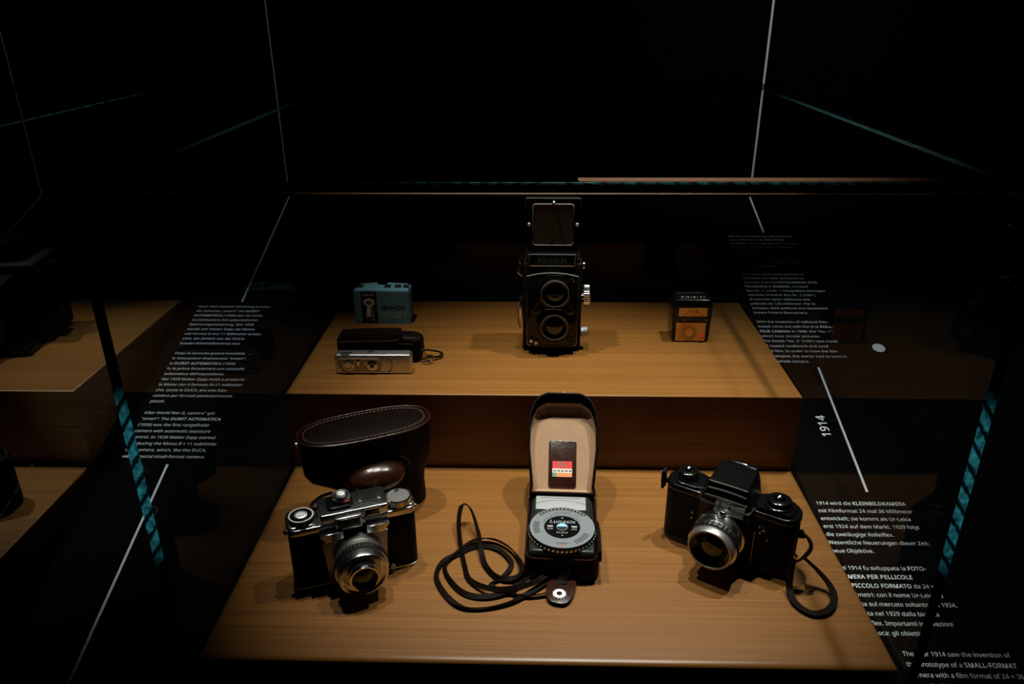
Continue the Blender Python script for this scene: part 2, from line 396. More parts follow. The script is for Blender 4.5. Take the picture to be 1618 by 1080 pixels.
step(0, 0, .3254, 0, 'warm brown wooden step in front, carrying two cameras and an open light meter case', .0060)
step(0, .3258, .6538, Z2, 'warm brown wooden upper step carrying the twin-lens camera and the blue carton')
step(PX, 0, .3254, 0, 'brown wooden lower step cut off by the left edge, below the neighbouring case')
step(PX, .3258, .6538, Z2, 'brown wooden upper step at far left under a large dark camera')

# ------------------------------------------------------------------ glass cases
GX, GI = .3368, .3278; GF, GB = -.0125, .668; GT = .4395; TH = .009
def glass_case(x, label):
    t = thing('glass_case', label, 'glass case', (x, 0, inc(GF)))
    o0 = T(0, 0, -inc(GF))
    def slab(name, pts, axis_x0, axis_x1, edge_faces=True):
        mb = MB(); n = len(pts); vs = [(axis_x0, *p) for p in pts]+[(axis_x1, *p) for p in pts]
        mb.cur = 0; mb.add(vs, [tuple(range(n)), tuple(range(n, 2*n))[::-1]], o0); mb.cur = 1
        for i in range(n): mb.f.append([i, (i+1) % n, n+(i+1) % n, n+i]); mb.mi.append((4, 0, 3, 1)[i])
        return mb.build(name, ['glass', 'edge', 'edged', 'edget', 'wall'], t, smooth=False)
    e = .0006
    side = [(GF, inc(GF)+e), (GB, inc(GB)+e), (GB, GT), (GF, GT)]
    slab('side_pane', side, GI, GX); slab('side_pane', side, -GX, -GI)
    def pane(name, x0, x1, y0, y1, z0, z1, big):
        mb = MB(); vs = [(a, b, c) for a in (x0, x1) for b in (y0, y1) for c in (z0, z1)]
        F = {'x0': (0, 1, 3, 2), 'x1': (4, 6, 7, 5), 'y0': (0, 4, 5, 1), 'y1': (2, 3, 7, 6), 'z0': (0, 2, 6, 4), 'z1': (1, 5, 7, 3)}
        for k, f in F.items():
            mb.cur = 0 if k[0] in (big, 'x') else 2; mb.add([vs[i] for i in f], [(0, 1, 2, 3)], o0)
        bm = MB(); bm.v = mb.v; bm.f = mb.f; bm.mi = mb.mi
        return bm.build(name, ['glass', 'edge', 'edged'], t, smooth=False)
    q = .0003
    pane('front_pane', -GI+q, GI-q, GF, -.0035, inc(GF)+e+.003, GT-q, 'y')
    pane('back_pane', -GI+q, GI-q, GB-TH, GB, inc(GB)+e, GT-q, 'y')
    pane('top_pane', -GX, GX, GF+.0012, GB, GT+q, GT+q+TH, 'z')
    z0, z1 = GT+q, GT+q+TH
    # polished front face and arrises of the top pane
    y0 = GF+.0011
    prof = [(y0, z0+.0022), (y0-.0022, z0+.0022), (y0-.0004, z0+.0001), (y0, z0)]
    o = MB().loft([[(xx, *p) for p in prof] for xx in (-GX, GX)], True, o0).build('lower_arris', 'arris', t, smooth=False)
    o = MB().box(-GX, GX, y0-.0022, y0, z0+.0024, z1-.001, M_=o0).build('front_edge', 'edge', t, smooth=False)
    o = MB().box(-GX, GX, y0-.0016, y0, z1-.0009, z1, .0003, M_=o0).build('upper_arris', 'edge', t, smooth=False)
    MB().box(-.16, GX-.02, GB-.0025, GB-.0002, z1+.0001, z1+.0005, M_=o0).build('rear_arris', 'greene', t, smooth=False)
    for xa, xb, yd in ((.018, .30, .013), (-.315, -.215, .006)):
        o = MB().box(xa, xb, y0+.0005, y0+yd, z1+.0001, z1+.0004, M_=o0).build('painted_edge_glow', 'glow', t, smooth=False)  # tan strip painted in for light guided up through the glass
        o['label'] = 'painted amber glow behind the front edge'
    return t
glass_case(0, 'clear glass case with teal edges over the two lit wooden steps in the middle')
glass_case(PX, 'clear glass case at far left over the neighbouring wooden steps')

# ------------------------------------------------------------------ twin lens reflex
def chars(mb, s, size, M_, bold=0., sx=1., align='C'): put_text(mb, [(s, bold)], size, M_, 0, 0, align, sx)
def tlr():
    t = thing('twin_lens_camera', 'tall black twin-lens reflex camera with its viewing hood up, on the upper step', 'camera', (.0150, .4850, Z2), math.radians(-1))
    yf = -.026
    mb = MB(); mb.box(-.0405, .0405, yf, .034, .002, .131, .004, 3); mb.box(-.037, .037, yf+.002, .032, .131, .136, .001)
    mb.build('body', 'blackl', t)
    mb = MB(); mb.box(-.0415, .0415, -.020, .030, .0005, .006, .001); [mb.lathe([(.005, -.0), (.005, .002)], T(x, -.014, -.0)) for x in (-.03, .03)]
    mb.build('base_plate', 'blackm', t)
    # lens board, arched top
    def board(w, zb, zt, arch, r=.004):
        pts = []
        for i in range(13):
            u = -1+2*i/12; pts.append((u*(w), zt-arch*u*u if abs(u) < 1 else zt-arch))
        pts = [(-p[0], p[1]) for p in pts]
        return pts[:]+[(-w, zb+r), (-w+r*.3, zb+r*.3), (-w+r, zb-.0005), (0, zb-.002), (w-r, zb-.0005), (w-r*.3, zb+r*.3), (w, zb+r)]
    pb = [(-x, z) for x, z in board(.0355, .013, .1195, .005)]
    mb = MB(); mb.prism([(x, z) for x, z in pb], 0, .0085, .0008, FRONT(0, yf, 0)); mb.build('lens_board', 'blackm', t)
    mb = MB(); mb.tube([(x*.985, yf-.0088, z) for x, z in pb], .0006, 6, True); o = mb.build('lens_board_rim', 'frame', t); o['label'] = 'thin silver outline'
    yl = yf-.0085; cx = .0035
    for nm, z, R in (('viewing_lens', .0935, .0195), ('taking_lens', .0445, .0192)):
        b = MB(); 
        if nm == 'viewing_lens':
            hood = [(-.023, -.012), (-.0225, .010), (-.010, .0245), (.010, .0245), (.0225, .010), (.023, -.012), (.012, -.0215), (-.012, -.0215)]
            b.prism(hood[::-1], 0, .005, .0008, FRONT(cx, yl, z))
        else:
            b.lathe([(.026, 0), (.026, .003), (.0245, .0035), (.0240, .0045), (.0225, .005)], FRONT(cx, yl, z))
            for k in range(3): b.ring(.0215+k*.0014, .0218+k*.0014, .004, .0052, FRONT(cx, yl, z))
        b.lathe([(R, .004), (R, .011), (R-.0022, .0118), (R-.0035, .008), (.010, .006), (0, .006)], FRONT(cx, yl, z))
        ob = b.build(nm, 'blackm', t)
        MB().ring(R-.0016, R-.0004, .0112, .0122, FRONT(cx, yl, z)).build('lens_rim', 'frame', ob)
        MB().lathe([(.0142, .0062), (.0130, .0085), (.010, .0103), (.006, .0113), (.0, .0116)], FRONT(cx, yl, z), 36).build('lens_glass', 'lens', ob)
    for x in (-.0215, .0235):
        b = MB().lathe([(.0078, 0), (.0078, .006), (.0065, .0068), (.003, .0068), (.0025, .0078), (0, .0078)], FRONT(x, yl, .069), 30, rip=.0003)
        b.build('setting_wheel', 'blackm', t)
    MB().box(-.010, .013, yl-.0062, yl, .0685, .0705, .0006).build('connecting_bar', 'dull', t)
    MB().lathe([(.003, 0), (.003, .003), (.002, .004)], FRONT(.0265, yl, .110), 20).build('release_button', 'bright', t)
    for x, z in ((-.0285, .0205), (-.0215, .0175)):
        MB().lathe([(.0028, 0), (.0028, .004), (.0018, .005)], FRONT(x, yl, z), 20).build('flash_socket', 'chrome', t)
    MB().ring(.0028, .0042, 0, .002, FRONT(.0265, yl, .0215)).build('locking_ring', 'blackm', t)
    # name plate
    MB().box(-.0345, .0325, yf-.003, yf+.004, .1255, .1455, .0015, 2).build('name_plate', 'blackm', t)
    m = MB()
    for a in (((-.031, .1275), (.029, .1275)), ((.029, .1275), (.0305, .1435)), ((.0305, .1435), (-.0325, .1435)), ((-.0325, .1435), (-.031, .1275))):
        m.tube([(a[0][0], yf-.0031, a[0][1]), (a[1][0], yf-.0031, a[1][1])], .00035, 5)
    m.build('name_plate_border', 'frame', t)
    m = MB(); chars(m, 'ROLLEIFLEX', .0098, FRONT(-.001, yf-.0032, .1325), .012, .85); m.build('name_lettering', 'greyink', t, smooth=False)
    # hood
    zh = .136
    b = MB()
    def flap(p0, p1, z0, z1, th, hole=None):
        pass
    yb = yf+.006
    # front flap of the hood with square opening
    b.box(-.0345, .0340, yb, yb+.0012, zh+.008, .2170)
    b.build('hood_front_flap', 'blackm', t)
    m = MB(); rr = rrect(-.0275, .0265, 0, .056, .004)
    m.tube([(x, yb-.0006, .1540+z) for x, z in rr], .0008, 6, True); o = m.build('finder_frame', 'frame', t); o['label'] = 'silver square frame'
    MB().prism(rrect(-.0265, .0255, .001, .055, .0035), 0, .0006, 0, FRONT(0, yb, .1540)).build('finder_shutter', 'rubber', t)
    MB().box(-.038, -.0368, yb, .028, zh, .205).build('hood_side_flap', 'blackm', t)
    MB().box(.0362, .0374, yb, .028, zh, .205).build('hood_side_flap', 'blackm', t)
    MB().box(-.0355, .035, .028, .0292, zh, .214).build('hood_back_flap', 'blackm', t)
    MB().lathe([(.0022, 0), (.0028, .002), (.0018, .004), (.0005, .005)], FRONT(0, yb, .2120), 16).build('hood_catch', 'chrome', t)
    for x in (-.0325, .0315):
        MB().lathe([(.0024, 0), (.0028, .0015), (.001, .003)], FRONT(x, yb, .1825), 16).build('frame_pivot', 'dull', t)
    MB().box(-.0365, .036, yb-.0006, yb+.002, .2165, .2180).build('hood_top_rail', 'dull', t)
    # side knobs
    kx = .0405
    k = MB().lathe([(.006, 0), (.006, .003), (.0135, .003), (.0135, .0105), (.012, .012), (.004, .0125), (0, .0125)], T(kx, -.012, .081) @ RY(90), 60, rip=.0006)
    k.build('focusing_knob', 'chrome', t)
    MB().lathe([(.004, 0), (.0062, .001), (.0062, .010), (.005, .011)], T(kx, -.014, .026) @ RY(90), 40, rip=.0004).build('film_knob', 'dull', t)
    MB().lathe([(.003, 0), (.005, .001), (.005, .003), (.002, .0045)], T(kx, -.014, .124) @ RY(90), 20).build('strap_lug', 'chrome', t)
    m = MB(); m.tube(smoothpath([(-.0415, -.016, .137), (-.0455, -.016, .131), (-.0435, -.016, .124), (-.0475, -.016, .115), (-.042, -.016, .109)], 5), .0014, 8); m.build('strap_lug', 'chrome', t)
    m = MB(); m.box(-.0460, -.041, -.022, -.008, .047, .078, .002, 2); m.build('cover_lock', 'chrome', t)
    m = MB(); m.tube(smoothpath([(-.0425, -.018, .075), (-.0475, -.018, .066), (-.0475, -.018, .045), (-.0445, -.018, .032)], 6), .0012, 6); m.build('side_lever', 'dull', t)
    return t
tlr()

# ------------------------------------------------------------------ blue carton
def carton():
    t = thing('film_carton', 'blue printed cardboard carton with a black stripe, at the back left of the upper step', 'carton', (-.2430, .5570, Z2))
    w, d, h = .0425, .032, .0525
    m = MB(); m.box(-w, w, 0, d, 0, h, .0004, 1); m.build('carton_body', 'teal', t)
    # open top flap: raised, notched
    m = MB()
    m.prism([(-w+.001, 0), (w-.001, 0), (w-.003, d*.62), (-.004+.012, d*.72), (.006, d*.52), (-.006, d*.52), (-.010, d*.72), (-w+.008, d*.6)], 0, .0006, 0, T(0, .001, h+.0006) @ RX(14))
    f = m.build('top_flap', 'tealt', t); f['label'] = 'paler blue flap standing slightly open'
    for x in (-.034, .0085, .0245, .0375):
        MB().box(x-.005, x+.005-.0015*(x > .03), .008, .0165, .0007, .0009, M_=T(0, .001, h+.0006) @ RX(14)).build('black_square', 'ink', f, smooth=False)
    m = MB(); m.box(-.0315, -.0075, -.0002, 0, .0005, h-.0005); m.box(-.0315, -.0075, 0.0002, .006, h+.0006, h+.0009, M_=T(0, 0, 0)); m.build('black_stripe', 'ink', t, smooth=False)
    y = -.0003
    m = MB()
    FM = lambda x, z: FRONT(x, -.00008 if x > -.006 else y, z)
    for z, s, sy in ((h-.0068, 'MINOX', .0052),): chars(m, s, sy, FM(-.0195, z), .015, 1.15)
    # flash lamp drawn on the stripe
    m.ring(.0036, .0070, 0, .0002, FM(-.0195, .0345), 24)
    m.prism([(-.0085, -.003), (-.0055, -.003), (-.0055, .0048), (-.0085, .0048)], 0, .0002, 0, FM(-.0195, .0345)); m.prism([(.0055, -.003), (.0085, -.003), (.0085, .0048), (.0055, .0048)], 0, .0002, 0, FM(-.0195, .0345))
    m.prism([(-.0055, -.001), (.0015, -.001), (.0015, .0145), (-.0035, .0145)], 0, .0002, 0, FM(-.0195, .0125))
    m.build('printed_flash_lamp', 'cream', t, smooth=False)
    m = MB(); m.prism([(.002, -.008), (.0075, -.008), (.0065, .0145), (.002, .0145)], 0, .0002, 0, FM(-.0195, .0125)); m.prism([(-.0055, -.006), (-.004, -.006), (-.004, -.001), (-.0055, -.001)], 0, .0002, 0, FM(-.0195, .0125))
    m.lathe([(.0016, 0), (.0016, .0002)], FM(-.0195, .0345)); m.build('printed_lamp_shading', 'greyink', t, smooth=False)
    m = MB(); chars(m, 'MINOX', .0108, FM(.0170, .0232), .022, 1.22); m.build('brand_lettering', 'ink', t, smooth=False)
    m = MB()
    for z, s in ((.0178, 'BLITZGERÄT MODELL BC'), (.0138, 'FLASHGUN MODEL BC'), (.0098, 'FLASH MODELE BC')):
        v = glyphs(s, .0)[2]; put_text(m, [(s, 0)], .0036, FM(-.0045, z), 0, 0, 'L', .0425/(v*.0036))
    m.build('small_lettering', 'cream', t, smooth=False)
carton()

# ------------------------------------------------------------------ slim leather pouch with ball chain
def pouch():
    t = thing('leather_pouch', 'dark brown leather pouch with a ball chain, lying behind the slim silver camera', 'pouch', (-.2225, .4330, Z2), math.radians(-1.5))
    L, d = .0595, .015
    m = MB()
    secs = []
    for u, k in [(math.sin(PI/2*(-1+i/12)), .42+.58*(1-abs(math.sin(PI/2*(-1+i/12)))**9)**.5) for i in range(25)]:
        q = rrect(-d*k, d*k, .020-.0195*k if k < 1 else .0005, .020+.0175*k, .007*k)
        secs.append([(u*L, a, b) for a, b in q])
    m.loft(secs); m.build('pouch_body', 'dbrown', t)
    m = MB()
    path = smoothpath([(-.054, -.0162, .029), (-.02, -.0168, .031), (.012, -.0168, .032), (.030, -.0170, .0345)], 8)
    top = smoothpath([(-.054, -.011, .0385), (-.02, -.012, .0405), (.012, -.012, .0425), (.034, -.0150, .0425)], 8)
    mid = smoothpath([(-.054, .010, .0382), (-.02, .012, .0395), (.010, .012, .0405), (.028, .012, .0405)], 8)
    secs = [[p, q, r, r+Vector((0, 0, -.0015)), q+Vector((0, .001, -.0015)), p+Vector((0, .0012, 0))] for p, q, r in zip(path, top, mid)]
    m.loft(secs); m.build('pouch_flap', 'dbrown', t)
    m = MB(); m.stitches([p+Vector((0, -.0006, .0012)) for p in path], .0016, .001, .00028); m.stitches([(.028, -.0156, .029), (.050, -.0150, .028)], .0016, .001, .00028); m.build('stitching', 'stitch', t)
    m = MB()
    for k in range(4): m.tube([(.0500+k*.002, -.0145, .032+.0006*k), (.0508+k*.002, -.008, .0372)], .0006, 5)
    m.build('end_folds', 'brown', t)
    m = MB()
    for p in smoothpath([(.060, -.012, .020), (.066, -.014, .012), (.073, -.012, .010), (.072, -.017, .005), (.066, -.019, .004), (.061, -.018, .003)], 4):
        m.lathe([(0, -.0013), (.0009, -.0009), (.0013, 0), (.0009, .0009), (0, .0013)], T(*p), 8)
    m.build('ball_chain', 'bright', t)
    m = MB(); m.ribbon(smoothpath([(.058, -.006, .016), (.066, .002, .012), (.080, .008, .007), (.084, .003, .0045), (.076, -.004, .004), (.064, -.006, .006)], 6), .004, .0012); m.build('wrist_loop', 'dbrown', t)
pouch()

# ------------------------------------------------------------------ slim silver camera
def slim():
    t = thing('miniature_camera', 'slim silver miniature camera lying in front of the dark pouch on the upper step', 'camera', (-.2240, .3900, Z2), math.radians(.8))
    hw, d, h = .0508, .0165, .0275
    m = MB(); m.prism(rrect(-hw, hw, 0, h, .004, 5), 0, d, .0016, FRONT(0, d/2, .0004), seg=3); m.build('body', 'alu', t)
    y = -d/2
    m = MB()
    pts = [(-.0415, .0045), (-.046, .010), (-.0475, .015), (-.0455, .0225), (.008, .0225), (.0115, .0165), (.0112, .010), (.009, .0045)]
    m.prism(pts[::-1], 0, .0006, 0, FRONT(0, y, 0)); m.build('lens_plate', 'dull', t)
    MB().box(-.0452, .008, y-.0013, y, .0222, .0232).build('upper_slide_rail', 'bright', t); MB().box(-.042, .023, y-.0013, y, .0030, .0042).build('lower_slide_rail', 'bright', t)
    b = MB().lathe([(.0078, 0), (.0078, .0008), (.0068, .0010)], FRONT(-.0325, y-.0003, .0132), 32); b.lathe([(.0062, .0008), (.0062, .0020), (.0052, .0024), (.0045, .0016), (0, .0016)], FRONT(-.0325, y-.0003, .0134), 32)
    b.build('focus_dial', 'chrome', t)
    b = MB().lathe([(.0072, 0), (.0072, .0008), (.0060, .0012), (.0050, .0020), (.0042, .0022)], FRONT(-.0010, y-.0003, .0126), 32); lz = b.build('lens_surround', 'chrome', t)
    MB().lathe([(.0032, .0020), (.002, .0027), (0, .0029)], FRONT(-.0010, y-.0003, .0126), 24).build('lens_glass', 'lens', lz)
    m = MB().lathe([(.0026, 0), (.0026, .0012), (.0014, .0016)], FRONT(-.0195, y-.0003, .0185), 20); m.box(-.0213, -.0177, y-.0012, y, .0122, .0178, .0004); m.build('viewfinder_window', 'bright', t)
    m = MB(); m.tube([(-.0085+.0035*math.cos(a), y-.0008, .0135+.0050*math.sin(a)) for a in [math.radians(x) for x in range(100, 265, 15)]], .0008, 6); m.tube([(-.0085+.0002*math.cos(a), y-.0008, .0135+.0036*math.sin(a)) for a in [math.radians(x) for x in range(100, 265, 15)]], .0005, 6); m.build('crescent_window', 'bright', t)
    m = MB(); m.tube([(.0185+.0068*math.cos(a), y-.0002, .0133+.0092*math.sin(a)) for a in [math.radians(x) for x in range(-80, 81, 10)]], .00045, 6); m.build('sliding_end_line', 'ink', t)
    m = MB(); m.tube([(-.042, y+.002, h+.0006), (-.041, y+.006, h+.0009), (-.028, y+.006, h+.0009)], .0009, 6); m.build('top_groove', 'ink', t)
    m = MB(); m.box(-.0415, -.030, y+.0005, y+.003, h-.0002, h+.0010, .0004); m.build('slider_tab', 'chrome', t)
    m = MB(); m.prism([(-.004, 0), (.004, 0), (.006, .004), (-.002, .004)], 0, .0006, 0, T(-.005, y+.008, h+.0002)); m.build('release_button', 'ink', t)
slim()

# ------------------------------------------------------------------ small black exposure meter
def meter():
    t = thing('exposure_meter', 'small black upright exposure meter with gold plate and red button, right on the upper step', 'exposure meter', (.2165, .5130, Z2))
    y = -.0185
    prof = [(-.027, 0), (.027, 0), (.029, .004), (.0310, .05), (.0305, .058), (.026, .0645), (-.026, .0645), (-.0305, .058), (-.0310, .05), (-.029, .004)]
    m = MB(); m.prism(prof, 0, .037, .0016, FRONT(0, .0185, .0003), seg=3); m.build('body', 'blackm', t)
    a = MB(); a.prism(rrect(-.0205, .0235, .0400, .0525, .0008, 3), 0, .0004, 0, FRONT(-.0005, y, 0)); w = a.build('scale_window', 'gold', t)
    m = MB()
    for k in range(16):
        an = math.radians(28+k*8.3); cx, cz = .0015, .020
        r0, r1 = .0265, .0265+(.003 if k % 2 else .0045); x = cx+math.cos(an)*r0*.72*1.0; 
        p0 = (cx+math.cos(an)*.021, cz+math.sin(an)*r0); p1 = (cx+math.cos(an)*.0225, cz+math.sin(an)*(r1))
        m.tube([(p0[0], y-.0006, p0[1]), (p1[0], y-.0006, p1[1])], .0003 if k % 3 else .0006, 4)
    m.tube([(.001, y-.0007, .0405), (.0055, y-.0007, .0480)], .0002, 4)
    m.build('scale_marks', 'ink', w)
    MB().box(-.021, .0235, y-.0012, y, .0345, .0375, .0004).build('window_bar', 'dull', t).data.materials[0] = M['blackp']
    a = MB(); a.prism(rrect(-.0235, .0225, .002, .0300, .0008, 3), 0, .0007, 0, FRONT(0, y, 0)); g = a.build('dial_plate', 'gold', t); g['label'] = 'gold coloured plate'
    m = MB(); cx, cz = -.003, .0150
    for k in range(44):
        an = 2*PI*k/44; r0, r1 = .0108, .0128 if k % 4 else .0138
        if cz+r1*math.sin(an) > .0295: continue
        m.tube([(cx+r0*math.cos(an), y-.0009, cz+r0*math.sin(an)), (cx+r1*math.cos(an), y-.0009, cz+r1*math.sin(an))], .00022, 4)
    m.ring(.0094, .0099, .0007, .0010, FRONT(cx, y, cz)); m.ring(.0070, .0078, .0007, .0010, FRONT(cx, y, cz))
    for k in range(60):
        an = random.uniform(PI*.55, PI*1.5); r = random.uniform(.0135, .0195); x, z = cx+r*math.cos(an), cz+r*math.sin(an)
        if -.0225 < x < .02 and .0035 < z < .0285: m.box(x-.0004, x+.0004, y-.0010, y-.0008, z-.0003, z+.0003)
    m.build('dial_marks', 'ink', g)
    MB().lathe([(.0030, 0), (.0030, .0012), (.0022, .0024), (0, .0030)], FRONT(.0180, y-.0007, .0085), 24).build('red_button', 'red', t)
    MB().box(-.0205, .0205, -.0150, -.0140, .0645, .0652).build('top_rail', 'alu', t); MB().box(-.0215, .0200, .0105, .0115, .0645, .0652).build('top_rail', 'alu', t)
    m = MB()
    for x, s in ((-.017, '2'), (-.0075, '5'), (.0020, '5'), (.0125, '1')):
        put_text(m, [(s, .01)], .0070, T(x, -.008, .0650), 0, 0)
        m.box(x+.006, x+.0072, -.006, -.0048, .0646, .0651)
    m.build('top_figures', 'cream', t, smooth=False)
    for x in (-.0125, .0215): MB().lathe([(.0007, 0), (.0007, .0012)], FRONT(x, y-.001, .0345), 10).build('rivet', 'bright', t)
    t.scale = (.92, 1, 1)
meter()

# ------------------------------------------------------------------ chrome rangefinder camera (left)
def rangefinder():
    rz = math.atan2(.0477, .1224)
    fc = Vector((-.1955, .1099, 0))
    t = thing('rangefinder_camera', 'chrome and black rangefinder camera with a silver lens barrel, in front of the brown case', 'camera', fc, rz)
    # local: x along width, -y front; front face at y=0, body goes back
    hw, d = .0655, .034
    m = MB(); m.prism(rrect(-hw, hw, 0, d, .008, 5), .003, .069, .0005, T(0, 0, 0)); m.build('body', 'blackl', t)
    m = MB(); m.prism(rrect(-hw-.0006, hw+.0006, -.0006, d+.0006, .0085, 5), 0, .0035, .0008); m.build('base_plate', 'chrome', t)
    m = MB(); m.prism(rrect(-hw-.0006, hw+.0006, -.0006, d+.0006, .0085, 5), .069, .0765, .0010, seg=3); m.build('top_plate', 'chrome', t)
    for x in (-.0515, .0520):
        MB().prism(rrect(x-.0135, x+.0135, .002, d-.002, .005, 5), .0765, .0790, .0008).build('end_shelf', 'chrome', t)
    h = MB(); h.prism(rrect(-.0330, .0375, -.0008, d-.001, .0030, 4), .0765, .0875, .0013, seg=3); hs = h.build('finder_housing', 'chrome', t)
    h = MB(); h.box(-.0185, .0085, -.0060, .001, .0700, .0845, .0010); h.build('window_hood', 'chrome', hs)
    h = MB(); h.box(-.0165, .0065, -.0066, -.0058, .0718, .0828, .0004); h.build('finder_window', 'blackp', hs)
    h = MB(); h.box(.0125, .0270, -.0016, 0, .0785, .0848, .0004); h.build('rangefinder_window', 'lens', hs)
    h = MB(); h.box(.0115, .0280, -.0018, -.0007, .0775, .0785); h.box(.0115, .0280, -.0018, -.0007, .0850, .0858); h.build('window_trim', 'bright', hs)
    # fluted side plates beside the lens mount
    for sgn, x0, x1 in ((-1, -.0350, -.012), (1, .012, .0355)):
        f = MB()
        for k in range(4):
            z1 = .0705-.0032*k
            f.box(x0+(.0015*k if sgn < 0 else 0), x1-(.0015*k if sgn > 0 else 0), -.0095+.0012*k, 0, z1-.0027, z1, .0006)
        f.build('fluted_trim', 'bright', t)
    p = MB(); p.prism([(-.030, .006), (.030, .006), (.034, .0575), (-.034, .0575)], 0, .0035, .0006, FRONT(0, 0, 0)); p.build('front_plate', 'dull', t)
    zc = .0345; xc = .001
    b = MB().lathe([(.0265, 0), (.0265, .008), (.0255, .009), (.0255, .016), (.0245, .017)], FRONT(xc, -.003, zc), 64); b.build('lens_mount', 'alu', t)
    b = MB().lathe([(.0262, .017), (.0272, .018), (.0272, .025), (.0262, .026)], FRONT(xc, -.003, zc), 96, rip=.0006); b.build('focusing_ring', 'chrome', t)
    b = MB().lathe([(.0258, .026), (.0258, .034), (.0250, .0358), (.0225, .0364), (.0185, .0340), (.0158, .0310), (.0158, .030)], FRONT(xc, -.003, zc), 64); b.build('aperture_ring', 'chrome', t)
    b = MB().lathe([(.0158, .029), (.0158, .040), (.0150, .0425), (.0132, .0420), (.0125, .038), (.0120, .034), (0, .034)], FRONT(xc, -.003, zc), 56); b.build('filter_rim', 'bright', t)
    b = MB().lathe([(.0118, .0345), (.0112, .037), (.007, .0385), (0, .0390)], FRONT(xc, -.003, zc), 40); b.build('lens_glass', 'lens', t)
    m = MB()
    for k in range(26):
        a = math.radians(200+k*5.6); M_ = FRONT(xc, -.003, zc) @ RZ(math.degrees(a)) @ T(.0215, 0, .0360)
        m.box(-.001, .001, -.0002, .0002, 0, .0004, M_=M_)
    m.build('aperture_marks', 'ink', t)
    # dials
    def dial(name, x, y, z, r, h, mat='chrome', top=None):
        o = MB().lathe([(r*.9, 0), (r, .0006), (r, h-.001), (r*.94, h), (r*.86, h), (r*.84, h-.0008), (r*.5, h-.0008)], T(x, y, z), 60, rip=.0003).build(name, mat, t)
        if top == 'cap': MB().lathe([(r*.5, h-.001), (r*.5, h+.0012), (r*.40, h+.0018), (r*.36, h+.0006), (r*.22, h+.0006), (r*.18, h+.0018), (0, h+.0022)], T(x, y, z), 36).build('dial_cap', 'satin', o)
        if top == 'flat': MB().lathe([(r*.86, h-.0009), (r*.86, h-.0004), (0, h-.0003)], T(x, y, z), 36).build('dial_face', 'alu', o)
        return o
    dial('rewind_knob', -.0500, .014, .0790, .0128, .0050, 'blackm', 'cap')
    MB().ring(.0112, .0126, .0046, .0058, T(-.0500, .014, .0790)).build('rewind_rim', 'satin', t)
    dial('frame_counter', .0500, .012, .0790, .0135, .0070, 'chrome', 'flat')
    MB().prism([(-.003, 0), (.002, .001), (.001, .0035), (-.002, .0035)], 0, .0006, 0, T(.0505, .019, .0859)).build('counter_mark', 'ink', t)
    MB().prism(rrect(-.0150, .0120, -.001, .022, .005), 0, .0035, .001, T(-.0090, .006, .0875)).build('dial_base', 'blackm', t)
    dial('shutter_speed_dial', -.0080, .018, .0900, .0090, .0080, 'chrome', 'cap')
    m = MB(); m.box(-.0090, .0000, .0085, .0092, .0910, .0935); o = m.build('red_figures', 'redp', t)
    m = MB()
    for x in (.0105, .0295): m.tube([(x, .012, .0895), (x, .012, .0905), (x, .031, .0905)], .0008, 5)
    m.box(.010, .030, .0100, .0112, .0875, .0888); m.box(.0085, .0120, .010, .031, .0875, .0892, .0003); m.box(.0280, .0315, .010, .031, .0875, .0892, .0003); m.build('accessory_shoe', 'chrome', t)
    m = MB(); m.ribbon(smoothpath([(-.0420, .020, .0800), (-.0370, .030, .0835), (-.0270, .036, .0865), (-.0150, .038, .0875)], 6), .0035, .0020); m.build('wind_lever', 'bright', t)
    for x, y in ((-.0365, .0245), (-.0335, .0165)): MB().lathe([(.0022, 0), (.0022, .0015), (.0010, .0030), (0, .0032)], T(x-.001, y, .0765), 14).build('release_button', 'bright', t)
    MB().lathe([(.0022, 0), (.0030, .002), (.0010, .004)], T(hw, .010, .070) @ RY(90), 14).build('strap_lug', 'chrome', t)
    MB().lathe([(.0022, 0), (.0030, .002), (.0010, .004)], T(-hw, .010, .070) @ RY(-90), 14).build('strap_lug', 'chrome', t)
    MB().lathe([(.003, 0), (.003, .003)], FRONT(.036, -.003, .008), 14).build('flash_socket', 'dull', t)
rangefinder()

